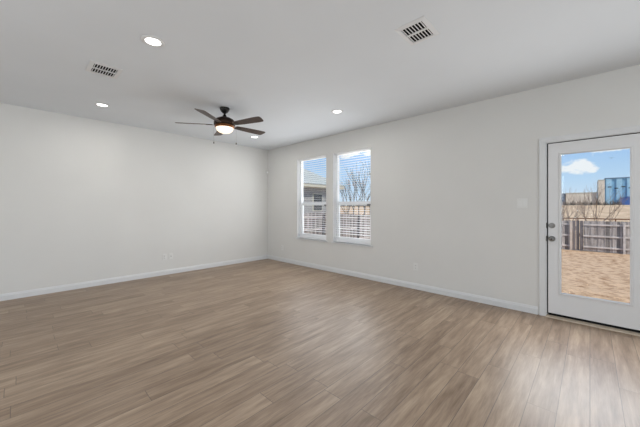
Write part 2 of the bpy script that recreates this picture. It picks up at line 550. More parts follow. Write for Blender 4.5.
AX = Matrix(((0, 0, -1), (0, 1, 0), (1, 0, 0)))      # lathe z -> -x (into the room)
b = MB()
b.lathe([(0, 0), (0.0315, 0), (0.0315, 0.006), (0.028, 0.011), (0.014, 0.013), (0.013, 0.014), (0, 0.014)], (0.0, 0.3255 - oy, 1.080), AX, 32)
db = b.build('deadbolt', M_NICKEL, door, smooth=False)
b = MB(); b.box(-0.028, -0.012, 0.3255 - oy - 0.004, 0.3255 - oy + 0.004, 1.080 - 0.016, 1.080 + 0.016)
b.build('thumb_turn', M_NICKEL, db, bevel=0.002)
b = MB()
b.lathe([(0, 0), (0.0325, 0), (0.0325, 0.005), (0.029, 0.010), (0.013, 0.013), (0.011, 0.03), (0.016, 0.036), (0.025, 0.042), (0.0275, 0.052), (0.026, 0.060), (0.018, 0.066), (0, 0.067)], (0.0, 0.3255 - oy, 0.925), AX, 32)
kb = b.build('door_knob', M_NICKEL, door, smooth=True)
b = MB(); b.lathe([(0, 0.066), (0.008, 0.066), (0.008, 0.0695), (0, 0.0695)], (0.0, 0.3255 - oy, 0.925), AX, 16)
b.build('lock_button', M_BLACK, kb)

# ------------------------------------------------------------------ windows with blinds
for k, (a, c) in enumerate(WIN):
    r = struct_root('window_%d' % (k + 1), (XW, (a + c) / 2, WZ0))
    w, h = (c - a), WZ1 - WZ0
    hw = w / 2
    xf0, xf1 = 0.085, 0.155
    b = MB()
    b.box(xf0, xf1, -hw, -hw + 0.042, 0, h); b.box(xf0, xf1, hw - 0.042, hw, 0, h)
    b.box(xf0, xf1, -hw + 0.042, hw - 0.042, 0, 0.050); b.box(xf0, xf1, -hw + 0.042, hw - 0.042, h - 0.030, h)
    fr = b.build('window_frame', M_VINYL, r, bevel=0.003)
    b = MB()   # white lining of the opening
    b.box(0.001, xf0, hw - 0.004, hw - 0.0005, 0.012, h - 0.001); b.box(0.001, xf0, -hw + 0.0005, -hw + 0.004, 0.012, h - 0.001)
    b.box(0.001, xf0, -hw + 0.004, hw - 0.004, h - 0.004, h - 0.0005)
    b.build('window_lining', M_VINYL, r)
    zm = 1.375 - WZ0
    b = MB()   # lower sash
    b.box(xf0 + 0.012, xf0 + 0.045, -hw + 0.043, -hw + 0.075, 0.051, zm); b.box(xf0 + 0.012, xf0 + 0.045, hw - 0.075, hw - 0.043, 0.051, zm)
    b.box(xf0 + 0.012, xf0 + 0.045, -hw + 0.075, hw - 0.075, 0.051, 0.090); b.box(xf0 + 0.012, xf0 + 0.045, -hw + 0.075, hw - 0.075, zm - 0.035, zm + 0.008)
    s1 = b.build('lower_sash', M_VINYL, r, bevel=0.003)
    b = MB()   # upper sash rail
    b.box(xf0 + 0.047, xf0 + 0.065, -hw + 0.043, hw - 0.043, zm - 0.030, zm + 0.032)
    b.build('meeting_rail', M_VINYL, r, bevel=0.003)
    g = one('box', xf0 + 0.026, xf0 + 0.030, -hw + 0.074, hw - 0.074, 0.089, zm - 0.034); g.build('glass', M_GLASS, s1)
    g = one('box', xf0 + 0.054, xf0 + 0.058, -hw + 0.041, hw - 0.041, zm + 0.03, h - 0.041); g.build('glass', M_GLASS, r)
    b = MB()   # dark sash catch
    yl = -hw + 0.10
    b.box(xf0 - 0.004, xf0 + 0.0125, yl - 0.035, yl + 0.035, zm - 0.050, zm - 0.026)
    b.build('sash_lock', M_BLACK, s1, bevel=0.003)
    b = MB()   # drywall sill board and apron lip
    b.box(-0.020, 0.084, -hw - 0.0, hw + 0.0, -0.0005, 0.012)
    b.box(-0.020, -0.001, -hw - 0.045, hw + 0.045, -0.018, 0.012)
    b.build('window_sill', M_TRIM, r, bevel=0.004)

    # the blind hangs inside the opening
    t = thing('window_blind', (XW, (a + c) / 2, WZ0),
              ('white open slat blind in the left window, the neighbouring roof behind it',
               'white open slat blind in the right window, bare trees and sky behind it')[k], 'blind', 'blinds of the two windows')
    one('box', 0.022, 0.072, -hw + 0.008, hw - 0.008, h - 0.017, h - 0.002).build('headrail', M_SLAT, t, bevel=0.003)
    b = MB()
    zz = h - 0.045; sp = 0.0455; tilt = R(-3.5)
    while zz > 0.135:
        ax = Matrix.Rotation(tilt, 3, 'Y')
        b.obox((0.047, 0, zz), ax, (0.050, w - 0.020, 0.0022))
        zz -= sp
    b.build('slats', M_SLAT, t)
    one('box', 0.024, 0.070, -hw + 0.010, hw - 0.010, 0.098, 0.114).build('bottom_rail', M_SLAT, t, bevel=0.003)
    for y in (-hw + 0.14, hw - 0.14):
        b = MB()
        for x in (0.021, 0.073): b.tube([(x, y, h - 0.03), (x, y, 0.105)], 0.0009, seg=5)
        b.build('ladder_cord', M_SLAT, t)
    b = MB(); b.tube([(0.012, hw - 0.07, h - 0.02), (0.010, hw - 0.07, 0.75)], 0.004, seg=8)
    b.build('tilt_wand', M_VINYL, t, smooth=True)

# ------------------------------------------------------------------ wall plates and sensor
def outlet(loc, normal, label, kind='outlet'):
    """normal 'X': plate on the window wall; 'Y': plate on the far wall"""
    t = thing('wall_outlet', loc, label, 'outlet', 'wall outlets', rz=0 if normal == 'X' else R(90))
    one('box', -0.006, 0, -0.036, 0.036, -0.058, 0.058).build('faceplate', M_PLATE, t, bevel=0.002)
    if kind == 'outlet':
        for z in (-0.0205, 0.0205):
            s = one('box', -0.0085, -0.005, -0.017, 0.017, z - 0.015, z + 0.015).build('socket', M_PLATE, t, bevel=0.002)
            q = MB()
            q.box(-0.0090, -0.0080, -0.0085, -0.0060, z - 0.004, z + 0.006); q.box(-0.0090, -0.0080, 0.0060, 0.0085, z - 0.004, z + 0.006)
            q.box(-0.0090, -0.0080, -0.0025, 0.0025, z - 0.012, z - 0.0075)
            q.build('slot', M_DARKSLOT, s)
    else:
        q = MB(); q.lathe([(0, 0), (0.008, 0), (0.008, 0.006), (0.005, 0.006), (0.005, 0.012), (0, 0.012)], (-0.005, 0, 0), Matrix(((0, 0, -1), (0, 1, 0), (1, 0, 0))), 16)
        q.build('cable_jack', M_NICKEL, t)
    return t


outlet((XW, 2.00, 0.355), 'X', 'white outlet low on the wall between the windows and the door')
outlet((XW, 5.33, 0.330), 'X', 'white outlet low on the wall in the corner left of the windows')
outlet((1.900, YW, 0.345), 'Y', 'left plate of the pair low on the long bare wall')
outlet((2.016, YW, 0.345), 'Y', 'right plate of the pair low on the long bare wall', 'jack')
t = thing('light_switch', (XW, 0.612, 1.345), 'white double light switch on the wall just left of the door', 'light switch')
one('box', -0.006, 0, -0.053, 0.053, -0.058, 0.058).build('faceplate', M_PLATE, t, bevel=0.002)
for y in (-0.023, 0.023):
    q = MB(); q.prism([(-0.005, -0.033), (-0.0115, -0.033), (-0.0065, 0.033), (-0.005, 0.033)], lambda x, z: (x, y - 0.0165, z), lambda x, z: (x, y + 0.0165, z))
    q.build('rocker', M_PLATE, t)
t = thing('motion_sensor', (XW, YW, 2.18), 'small white motion sensor high up in the corner of the two walls', 'sensor')
b = MB()
b.prism([(-0.002, -0.002), (-0.052, -0.002), (-0.058, -0.018), (-0.042, -0.042), (-0.018, -0.058), (-0.002, -0.052)],
        lambda x, y: (x, y, -0.05), lambda x, y: (x * 0.9, y * 0.9, 0.055))
b.build('sensor_body', M_PLATE, t, bevel=0.004)
b = MB(); b.obox((-0.045, -0.045, -0.012), Matrix.Rotation(R(45), 3, 'Z'), (0.012, 0.034, 0.040))
b.build('sensor_lens', M_VINYL, t, bevel=0.004)

# ------------------------------------------------------------------ recessed lights
def downlight_proto():
    r = bpy.data.objects.new('recessed_light', None); COL.objects.link(r)
    b = MB()
    b.lathe([(0.060, -0.0005), (0.092, -0.0005), (0.092, -0.004), (0.086, -0.007), (0.064, -0.0085), (0.060, -0.006), (0.060, -0.0005)], seg=40)
    b.build('trim_ring', M_VENT, r, smooth=True)
    b = MB(); b.lathe([(0, -0.005), (0.0595, -0.005), (0.0595, -0.0015), (0, -0.0015)], seg=40)
    b.build('diffuser', M_LED, r)
    d = bpy.data.lights.new('downlight', 'AREA'); d.shape = 'DISK'; d.size = 0.118; d.energy = DOWNLIGHT_W
    d.color = (1.0, 0.965, 0.91)
    o = bpy.data.objects.new('downlight', d); COL.objects.link(o); o.location = (0, 0, -0.012); o.parent = r
    return r


DL = [(0.795, 2.755, 'round recessed ceiling light nearest the camera, beyond the small vent'),
      (0.795, 4.985, 'round recessed ceiling light close to the long bare wall'),
      (3.285, 2.760, 'round recessed ceiling light on the ceiling in front of the right window'),
      (3.305, 4.985, 'round recessed ceiling light behind the tip of the fan blade by the corner'),
      (-1.8, 0.6, 'kitchen'), (0.6, -0.9, 'kitchen'), (-1.8, -2.3, 'kitchen'), (2.9, -1.8, 'kitchen'), (-1.8, 4.0, 'kitchen')]  # this row: unseen lamps added as fill, out of view
proto = downlight_proto()
for i, (x, y, lb) in enumerate(DL):
    o = proto if i == 0 else copy_tree(proto)
    o.location = (x, y, H)
    tag(o, lb if i < 4 else 'round recessed ceiling light added out of view for fill light', 'ceiling light',
        'recessed ceiling lights' if i < 4 else 'recessed lights added out of view')

# ------------------------------------------------------------------ vents
def vent(loc, lx, ly, bar_along, label, nl):
    t = thing('ceiling_vent', loc, label, 'vent', 'ceiling vents')
    hx, hy = lx / 2, ly / 2
    m = 0.036
    b = MB()   # bevelled border
    P = [(0.0, -0.0005), (0.0, -0.004), (0.030, -0.011), (m, -0.011), (m, -0.0005)]
    rings = []
    for sx, sy in ((1, 1), (-1, 1), (-1, -1), (1, -1)):
        rings.append([b.bm.verts.new((sx * (hx - u), sy * (hy - u), z)) for u, z in P])
    for k in range(4):
        A, Cc = rings[k], rings[(k + 1) % 4]
        for i in range(len(P)):
            i2 = (i + 1) % len(P); b.bm.faces.new((A[i], A[i2], Cc[i2], Cc[i]))
    ix, iy = hx - m + 0.001, hy - m + 0.001
    if bar_along == 'Y': b.box(-0.008, 0.008, -iy, iy, -0.0105, -0.002)
    else: b.box(-ix, ix, -0.008, 0.008, -0.0105, -0.002)
    b.build('vent_frame', M_VENT, t)
    one('box', -ix, ix, -iy, iy, -0.0018, -0.0006).build('duct_shade', M_DARKSLOT, t)  # thin near-black plate, the duct's shade put into its colour
    b = MB()
    n = nl
    for s in (-1, 1):
        for k in range(n):
            f = -1 + 2 * (k + 0.5) / n
            if bar_along == 'Y':
                c = (s * (ix + 0.008) / 2, f * iy, -0.0075); ax = Matrix.Rotation(R(22), 3, 'X'); sz = (ix - 0.010, 0.0100, 0.0014)
            else:
                c = (f * ix, s * (iy + 0.008) / 2, -0.0075); ax = Matrix.Rotation(R(-35), 3, 'Y'); sz = (0.0105, iy - 0.010, 0.0012)
            b.obox(c, ax, sz)
    b.build('louvers', M_VENT, t)
    return t


vent((0.608, 3.705, H), 0.27, 0.31, 'X', 'small white ceiling vent at the left, between two recessed lights', 9)
vent((2.248, 1.030, H), 0.31, 0.25, 'Y', 'larger white ceiling vent towards the door, dark louvers in two rows', 7)

# ------------------------------------------------------------------ ceiling fan
fan = thing('ceiling_fan', (2.05, 3.86, H), 'dark bronze ceiling fan with five walnut blades and a lit bowl', 'ceiling fan')
b = MB(); b.lathe([(0, 0), (0.068, 0), (0.069, -0.008), (0.064, -0.030), (0.050, -0.055), (0.032, -0.072), (0.022, -0.078), (0, -0.078)], seg=40)
b.build('canopy', M_BLACK, fan, smooth=True)
b = MB(); b.lathe([(0, -0.07), (0.0125, -0.07), (0.0125, -0.150), (0, -0.150)], seg=20)
b.build('downrod', M_BLACK, fan, smooth=True)
b = MB(); b.lathe([(0, -0.098), (0.018, -0.098), (0.026, -0.110), (0.034, -0.135), (0.040, -0.142), (0, -0.142)], seg=32)
b.build('rod_collar', M_BLACK, fan, smooth=True)
b = MB(); b.lathe([(0, -0.135), (0.045, -0.137), (0.085, -0.147), (0.120, -0.165), (0.143, -0.190), (0.150, -0.215), (0.150, -0.245), (0.141, -0.260), (0, -0.260)], seg=48)
hs = b.build('motor_housing', M_BRONZE, fan, smooth=True)
b = MB(); b.lathe([(0, -0.258), (0.136, -0.258), (0.141, -0.266), (0.139, -0.278), (0.124, -0.290), (0, -0.290)], seg=48)
b.build('light_rim', M_COPPER, fan, smooth=True)
b = MB(); b.lathe([(0.121, -0.286), (0.120, -0.300), (0.108, -0.326), (0.085, -0.348), (0.050, -0.362), (0, -0.367)], seg=48)
b.build('light_bowl', M_BOWL, fan, smooth=True)
ld = bpy.data.lights.new('fan_lamp', 'AREA'); ld.shape = 'DISK'; ld.size = 0.2; ld.energy = 2.0; ld.color = (1.0, 0.82, 0.62)
lo = bpy.data.objects.new('fan_lamp', ld); COL.objects.link(lo); lo.location = (0, 0, -0.375); lo.parent = fan

BZ = -0.248


def blade(b):
    """blade along +x, tapering from the root and clipped at the tip"""
    pts = [(0.185, -0.046), (0.30, -0.057), (0.55, -0.070), (0.650, -0.069), (0.670, -0.060), (0.678, -0.042), (0.664, 0.042), (0.654, 0.057),
           (0.636, 0.065), (0.55, 0.067), (0.30, 0.055), (0.185, 0.046), (0.172, 0.030), (0.170, 0.0), (0.172, -0.030)]
    b.prism(pts, lambda x, y: (x, y, -0.003), lambda x, y: (x, y, 0.003))


for k in range(5):
    ang = R(72 * k - 0.5)
    Mx = Matrix.Translation((0, 0, BZ)) @ Matrix.Rotation(ang, 4, 'Z') @ Matrix.Rotation(R(-12), 4, 'X')
    b = MB(); blade(b)
    bmesh.ops.transform(b.bm, matrix=Mx, verts=b.bm.verts)
    bl = b.build('blade', M_BLADE, fan)
    b = MB()
    b.prism([(0.12, -0.020), (0.17, -0.016), (0.215, -0.036), (0.255, -0.030), (0.262, 0.0), (0.255, 0.030), (0.215, 0.036), (0.17, 0.016), (0.12, 0.020)],
            lambda x, y: (x, y, -0.0075), lambda x, y: (x, y, -0.0031))
    bmesh.ops.transform(b.bm, matrix=Mx, verts=b.bm.verts)
    b.build('blade_bracket', M_BRONZE, bl)
cdir = Vector((math.sin(R(43.5)), -math.cos(R(43.5)), 0))       # across, towards the right window
for s, zz in ((-0.158, -0.500), (0.168, -0.515)):
    p = cdir * s
    t0 = cdir * (0.138 if s > 0 else -0.138)
    b = MB(); b.tube([(t0.x, t0.y, -0.272), (p.x, p.y, -0.283), (p.x, p.y, -0.31), (p.x, p.y, zz)], 0.0011, seg=5)
    ch = b.build('pull_chain', M_NICKEL, fan)
    b = MB(); b.lathe([(0, 0.012), (0.004, 0.010), (0.0075, 0), (0.0075, -0.010), (0.004, -0.016), (0, -0.017)], (p.x, p.y, zz), seg=12)
    b.build('chain_fob', M_BRONZE, ch, smooth=True)

# ================================================================== outside
def gz(x):
    """height of the ground going away from the house"""
    P = [(4.0, -0.14), (5.0, -0.15), (11.0, -0.82), (23.4, -1.35), (48, -1.25), (80, -0.3), (135, 2.05), (180, 2.4), (400, 2.6)]
    if x <= P[0][0]: return P[0][1]
    for (a, za), (b_, zb) in zip(P, P[1:]):
        if x <= b_:
            return za + (zb - za) * (x - a) / (b_ - a)
    return P[-1][1]


rnd = random.Random(7)


def picket_mat(name, lo, hi):
    """weathered boards: every board its own shade of grey brown"""
    m = mat(name, hi, 0.9, scale=5.0, col2=lo, stretch=(3, 3, 0.25), spec=0.15)
    n, l = m.node_tree.nodes, m.node_tree.links
    t = n.new('ShaderNodeTexCoord'); sp_ = n.new('ShaderNodeSeparateXYZ'); l.new(t.outputs['Object'], sp_.inputs[0])
    ad = n.new('ShaderNodeMath'); ad.operation = 'ADD'; l.new(sp_.outputs[0], ad.inputs[0]); l.new(sp_.outputs[1], ad.inputs[1])
    dv = n.new('ShaderNodeMath'); dv.operation = 'DIVIDE'; dv.inputs[1].default_value = 0.1440; l.new(ad.outputs[0], dv.inputs[0])
    fl_ = n.new('ShaderNodeMath'); fl_.operation = 'FLOOR'; l.new(dv.outputs[0], fl_.inputs[0])
    wnz = n.new('ShaderNodeTexWhiteNoise'); wnz.noise_dimensions = '1D'; l.new(fl_.outputs[0], wnz.inputs['W'])
    mr = n.new('ShaderNodeMapRange'); mr.inputs['To Min'].default_value = 0.55; mr.inputs['To Max'].default_value = 1.35
    l.new(wnz.outputs['Value'], mr.inputs['Value'])
    b = n['Principled BSDF']; src = b.inputs['Base Color'].links[0].from_socket
    mx = n.new('ShaderNodeMixRGB'); mx.blend_type = 'MULTIPLY'; mx.inputs[0].default_value = 1.0
    l.new(src, mx.inputs[1]); l.new(mr.outputs[0], mx.inputs[2]); l.new(mx.outputs[0], b.inputs['Base Color'])
    return m


M_DIRT = mat('dry_dirt_and_straw', (0.66, 0.44, 0.27), 0.95, scale=4.5, bump=0.9, bscale=7, col2=(0.36, 0.20, 0.10), edges=(0.36, 0.54), spec=0.1)
M_FIELD = mat('dry_grass_field', (0.70, 0.50, 0.32), 0.95, scale=0.5, bump=0.4, bscale=2, col2=(0.52, 0.35, 0.21), stretch=(0.25, 1, 1), spec=0.1)
M_STRAW = mat('straw', (0.74, 0.50, 0.29), 0.9, var=0.3, scale=2.0, spec=0.1)
M_PICKET = picket_mat('weathered_pickets', (0.24, 0.21, 0.195), (0.47, 0.42, 0.385))
M_PICKET_D = picket_mat('dark_pickets', (0.12, 0.10, 0.10), (0.20, 0.175, 0.175))  # darker board tone for the narrow panel and the side fence posts
M_RAIL = mat('fence_rails', (0.60, 0.54, 0.50), 0.9, var=0.2, scale=4, spec=0.15)  # paler than the boards, sunlight on the rails put into the colour
M_POST = mat('new_fence_post', (0.60, 0.50, 0.42), 0.9, var=0.15, scale=4, spec=0.15)
M_BRANCH = mat('bare_branches', (0.27, 0.19, 0.14), 0.9, var=0.25, scale=5, spec=0.1)
M_TWIG = mat('grey_twigs', (0.11, 0.095, 0.09), 0.9, var=0.25, scale=5, spec=0.1)
M_LEAF = mat('rust_leaves', (0.42, 0.16, 0.05), 0.8, var=0.4, scale=3, spec=0.1)
M_SHINGLE = mat('grey_shingles', (0.46, 0.48, 0.45), 0.9, scale=9, col2=(0.33, 0.35, 0.33), stretch=(1, 1, 4), spec=0.1)
M_FASCIA = mat('beige_fascia', (0.62, 0.58, 0.47), 0.7, var=0.05, spec=0.2)
M_SIDING = mat('grey_siding', (0.34, 0.33, 0.32), 0.85, var=0.08, scale=4, spec=0.2)
M_DARKGLASS = mat('dark_window_glass', (0.05, 0.055, 0.06), 0.15, var=0.1)
M_TAN = mat('tan_building_wall', (0.72, 0.62, 0.50), 0.9, var=0.05, scale=0.5, spec=0.1)
M_BLUE = mat('blue_panel', (0.22, 0.42, 0.58), 0.6, var=0.10, scale=0.35, spec=0.3)
M_BLUE2 = mat('pale_blue_panel', (0.34, 0.55, 0.68), 0.6, var=0.08, scale=0.35, spec=0.3)
M_NAVY = mat('deep_blue_metal', (0.05, 0.13, 0.38), 0.5, var=0.15, scale=0.5)
M_SLATE = mat('slate_blue_wall', (0.16, 0.24, 0.33), 0.7, var=0.1, scale=0.5)
M_SCRUB = mat('dark_scrub', (0.13, 0.115, 0.095), 0.95, var=0.3, scale=1.5, spec=0.05)


def ground(name, xs, ys, m, amp):
    b = MB()
    g = [[b.bm.verts.new((x, y, gz(x) + (rnd.uniform(-amp, amp) if 0 < i < len(xs) - 1 else 0))) for y in ys] for i, x in enumerate(xs)]
    for i in range(len(xs) - 1):
        for j in range(len(ys) - 1):
            b.bm.faces.new((g[i][j], g[i + 1][j], g[i + 1][j + 1], g[i][j + 1]))
    return struct(b.build(name, m, smooth=True))


def frange(a, b_, n): return [a + (b_ - a) * i / n for i in range(n + 1)]


ground('yard_ground', [XW + T + 0.02] + frange(4.8, 23.4, 60), frange(-14, 40, 120), M_DIRT, 0.018)
ground('field_ground', frange(23.4, 60, 20) + frange(62, 400, 60)[0:], frange(-140, 380, 120), M_FIELD, 0.04)

# loose straw lying on the yard: nobody could count it
b = MB()
for _ in range(5200):
    x = 5.6 + (rnd.random() ** 1.6) * 16; y = rnd.uniform(-0.26, 0.13) * x + rnd.uniform(-.5, .5)
    z = gz(x) + rnd.uniform(0.004, 0.03); a = rnd.uniform(0, math.pi); L = rnd.uniform(0.04, 0.16); w_ = rnd.uniform(0.003, 0.007)
    d = Vector((math.cos(a), math.sin(a), rnd.uniform(-0.1, 0.35))) * L; n_ = Vector((-math.sin(a), math.cos(a), 0)) * w_
    p = Vector((x, y, z))
    b.poly([p - n_, p + n_, p + d])
o = b.build('loose_straw', M_STRAW); o['kind'] = 'stuff'
tag(o, 'loose dry straw scattered over the dirt yard outside the door', 'straw')


# ---------------------------------------------------------------- fences
def fence_section(p0, p1, z0, z1, label, group, pick=M_PICKET, rails=True, post0=True, post1=False, post_m=M_RAIL, post_w=0.09, side=-1, ht=1.83):
    """a run of dog-eared pickets from p0 to p1 (x,y); rails on the side facing the house"""
    A, B = Vector((p0[0], p0[1], 0)), Vector((p1[0], p1[1], 0))
    d = (B - A); L = d.length; d.normalize(); nrm = Vector((-d.y, d.x, 0)) * side
    t = thing('wood_fence', (A.x, A.y, z0), label, 'fence', group)
    org = Vector((A.x, A.y, z0))
    b = MB()
    pw = 0.152; n = max(1, int(L / 0.143)); st = L / n
    for k in range(n):
        s = (k + 0.5) * st; c = A + d * s; zb = z0 + (z1 - z0) * s / L + 0.04
        zt = zb + ht - 0.04 + rnd.uniform(-0.015, 0.015); dy = (k % 2) * -0.022 + rnd.uniform(-0.002, 0.002)
        hw_ = pw / 2
        pts = [(-hw_, zb), (hw_, zb), (hw_, zt - 0.035), (hw_ - 0.03, zt), (-hw_ + 0.03, zt), (-hw_, zt - 0.035)]
        b.prism(pts, lambda u, z: tuple(c + d * u + nrm * dy + Vector((0, 0, z)) - org), lambda u, z: tuple(c + d * u + nrm * (dy + 0.016) + Vector((0, 0, z)) - org))
    b.build('picket_panel', pick, t)
    ang = math.atan2(d.y, d.x)
    slope = math.atan2(z1 - z0, L)
    ax = Matrix.Rotation(ang, 3, 'Z') @ Matrix.Rotation(-slope, 3, 'Y')
    if rails:
        for hz in (0.28, 0.93, 1.60):
            b = MB(); c = (A + B) / 2 + nrm * 0.040 + Vector((0, 0, (z0 + z1) / 2 + hz)) - org
            b.obox(c, ax, (L, 0.04, 0.089)); b.build('rail', M_RAIL, t)
    for on, P_, zz in ((post0, A, z0), (post1, B, z1)):
        if not on: continue
        b = MB(); c = P_ + nrm * 0.108 + Vector((0, 0, zz)) - org
        b.obox(c + Vector((0, 0, ht / 2 - 0.05)), ax, (post_w, 0.09, ht + 0.0))
        b.build('post', post_m, t)
    return t


FX = 23.4
bz = gz(FX)
GB = 'back fence sections beyond the yard'
ys = [(-6.2, -3.85, 'weathered wooden fence section beyond the yard, off to the right of the door glass'),
      (-3.85, -1.40, 'weathered wooden fence section beyond the yard, at the right edge of the door glass'),
      (-1.40, 0.28, 'weathered three-rail fence section in the middle of the door glass')]
for a, c, lb in ys:
    fence_section((FX, a), (FX, c), bz, bz, lb, GB, side=1, post0=True)
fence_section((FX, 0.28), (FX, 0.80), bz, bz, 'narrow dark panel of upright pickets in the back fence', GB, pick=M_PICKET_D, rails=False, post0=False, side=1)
fence_section((FX, 0.84), (FX, 3.3), bz, bz, 'weathered fence section at the left edge of the door glass, pale post at its end', GB, side=1, post0=True, post_m=M_POST, post_w=0.12)
for a, c, lb in ((3.4, 5.8, 'weathered fence section left of the pale end post, hidden by the wall'), (5.9, 8.4, 'weathered fence section halfway to the side fence, hidden by the wall'),
                 (8.5, 10.8, 'weathered fence section meeting the side fence in the far corner')):
    fence_section((FX, a), (FX, c), bz, bz, lb, GB, side=1, post0=True)
GS = 'side fence sections seen through the windows'
sx = [5.08, 8.42, 11.76, 15.10, 18.44, 21.78]
sl = ['grey side fence section nearest the house, left of the windows', 'grey side fence section in the left part of the left window',
      'grey side fence section between the two dark posts seen in the windows', 'grey side fence section in the right part of the right window',
      'grey side fence section farthest from the house']
for (a, c), lb in zip(zip(sx, sx[1:]), sl):
    fence_section((a, 11.0), (c, 11.0), gz(a) if a > 11 else -0.82, gz(c) if c > 11 else -0.82, lb, GS, side=-1, post0=True, post_m=M_PICKET_D, post_w=0.12)


# ---------------------------------------------------------------- bare shrubs and trees
def grow(b, p, d, L, r, depth, spread, tips, rn):
    pts = [p]; q = p.copy(); dd = d.copy()
    for k in range(3):
        dd = (dd + Vector((rn.uniform(-.16, .16), rn.uniform(-.16, .16), rn.uniform(-.02, .12)))).normalized()
        q = q + dd * (L / 3); pts.append(q.copy())
    b.tube(pts, r, r * 0.62, seg=4 if depth < 2 else 5)
    if depth == 0:
        tips.append(q.copy()); return
    for k in range(rn.choice((2, 3))):
        nd = (dd + Vector((rn.uniform(-1, 1), rn.uniform(-1, 1), rn.uniform(-.3, .6))) * spread).normalized()
        o = pts[rn.choice((2, 3, 3))]
        grow(b, o, nd, L * rn.uniform(0.6, 0.82), r * 0.6, depth - 1, spread, tips, rn)


def shrub(x, y, h, label, seed, group):
    rn = random.Random(seed)
    t = thing('bare_shrub', (x, y, gz(x)), label, 'shrub', group)
    b = MB(); tips = []
    for k in range(5):
        a = rn.uniform(0, 6.28)
        grow(b, Vector((math.cos(a) * 0.06, math.sin(a) * 0.06, -0.05)), Vector((math.cos(a) * 0.35, math.sin(a) * 0.45, 1)).normalized(), h * 0.40, 0.030, 3, 0.50, tips, rn)
    b.build('branches', M_BRANCH, t)
    return t


def tree(x, y, h, label, seed, group, leaves=8):
    rn = random.Random(seed)
    t = thing('bare_tree', (x, y, gz(x)), label, 'tree', group)
    b = MB(); b.tube([(0, 0, -0.1), (rn.uniform(-.05, .05), 0, h * 0.18), (rn.uniform(-.1, .1), rn.uniform(-.1, .1), h * 0.34)], 0.10, 0.075, seg=8)
    b.build('trunk', M_TWIG, t, smooth=True)
    b = MB(); tips = []
    for k in range(5):
        a = k * 1.26 + rn.uniform(-.3, .3)
        grow(b, Vector((0, 0, h * (0.26 + 0.018 * k))), Vector((math.cos(a) * 0.45, math.sin(a) * 0.45, 1)).normalized(), h * 0.30, 0.040, 3, 0.40, tips, rn)
    b.build('branches', M_TWIG, t)
    b = MB()
    for q in rn.sample(tips, min(leaves, len(tips))):
        for _ in range(12):
            c = q + Vector((rn.uniform(-.2, .2), rn.uniform(-.2, .2), rn.uniform(-.25, .05)))
            u = Vector((rn.uniform(-1, 1), rn.uniform(-1, 1), rn.uniform(-1, 1))).normalized() * 0.07; v = u.orthogonal().normalized() * 0.04
            b.poly([c - u, c + v, c + u, c - v])
    b.build('leaves', M_LEAF, t)
    return t


GSH = 'bare shrubs behind the back fence'
sh = [(25.6, 1.10, 4.0, 'bare branchy shrub behind the fence at the left side of the door glass'),
      (25.2, 0.25, 4.2, 'bare branchy shrub behind the dark picket panel'),
      (25.9, -0.55, 4.1, 'bare branchy shrub behind the fence, below the beige block of the far building'),
      (27.5, 1.70, 3.2, 'bare shrub cut off by the left edge of the door glass')]
for i, (x, y, h, lb) in enumerate(sh):
    k = (1.0, 1.14, 1.28, 1.42)[i]
    shrub(x * k, y * k, 2.6 + (h - 2.6) * k, lb, 20 + i, GSH)
GT = 'bare trees beyond the side fence'
tr = [(34.0, 26.7, 6.0, 'short bare tree in the left part of the right window'),
      (36.0, 26.9, 7.2, 'bare tree with rust leaves left of the middle of the right window'),
      (35.0, 25.2, 7.0, 'bare tree in the middle of the right window'),
      (36.5, 25.2, 9.2, 'tallest bare tree, right of the middle of the right window'),
      (36.0, 23.8, 8.3, 'bare tree at the right edge of the right window')]
for i, (x, y, h, lb) in enumerate(tr):
    k = (0.78, 1.02, 1.32, 0.84, 1.14)[i]          # each at its own distance
    tree(x * k, y * k, 2.5 + (h - 2.5) * k, lb, 40 + i, GT)


# low scrub at the foot of the far buildings and beyond the side fence
def scrub(x, y, w_, h, label, seed, group):
    rn = random.Random(seed)
    b = MB()
    for _ in range(70):
        a = rn.uniform(0, 6.28); rr = math.sqrt(rn.random()) * w_ / 2; hh = h * (1 - (2 * rr / w_) ** 2 * 0.6) * rn.uniform(0.5, 1.05)
        p = Vector((math.cos(a) * rr, math.sin(a) * rr, 0)); q = p * 1.15 + Vector((rn.uniform(-.2, .2), rn.uniform(-.2, .2), hh))
        b.tube([p, (p + q) / 2 + Vector((rn.uniform(-.1, .1), rn.uniform(-.1, .1), 0)), q], 0.05 * h / 2, 0.012, seg=4)
    o = b.build('scrub_bush', M_SCRUB); o.location = (x, y, gz(x) - 0.02)
    return tag(o, label, 'bush', group)


GSC = 'dark scrub at the foot of the far buildings'
for i in range(9):
    scrub(133.5 + (i % 3) * 1.1, 6.0 - i * 1.62, 1.7, 2.3 if i % 2 else 1.7, 'dark bare scrub bush in the row along the foot of the far buildings', 60 + i, GSC)
GSD = 'dark scrub beyond the side fence'
for i in range(7):
    scrub(128 + (i % 2) * 1.5, 103.0 - i * 3.1, 2.9, 3.6 if i % 2 else 2.9, 'dark scrub bush on the skyline below the bare trees in the right window', 80 + i, GSD)

# rusty pipe fence in the field
t = thing('pipe_fence', (44.0, -8.0, gz(44.0)), 'thin rusty brown pipe fence crossing the dry field', 'fence')
b = MB(); b.tube([(0, 0, 1.28), (0, 24, 1.28)], 0.06, seg=8); b.build('pipe_rail', M_COPPER, t)
for k in range(9):
    b = MB(); b.tube([(0, k * 3.0, -0.05), (0, k * 3.0, 1.30)], 0.05, seg=8); b.build('post', M_COPPER, t)

# ---------------------------------------------------------------- neighbouring house (left window)
hz = -1.05
nh = thing('neighbour_house', (8.0, 14.6, hz), 'neighbouring house with grey hip roof behind the side fence, in the left window', 'house')


def NB(x0, x1, y0, y1, z0, z1, nm, m):
    b = MB(); b.box(x0 - 8.0, x1 - 8.0, y0 - 14.6, y1 - 14.6, z0 - hz, z1 - hz); return b.build(nm, m, nh)


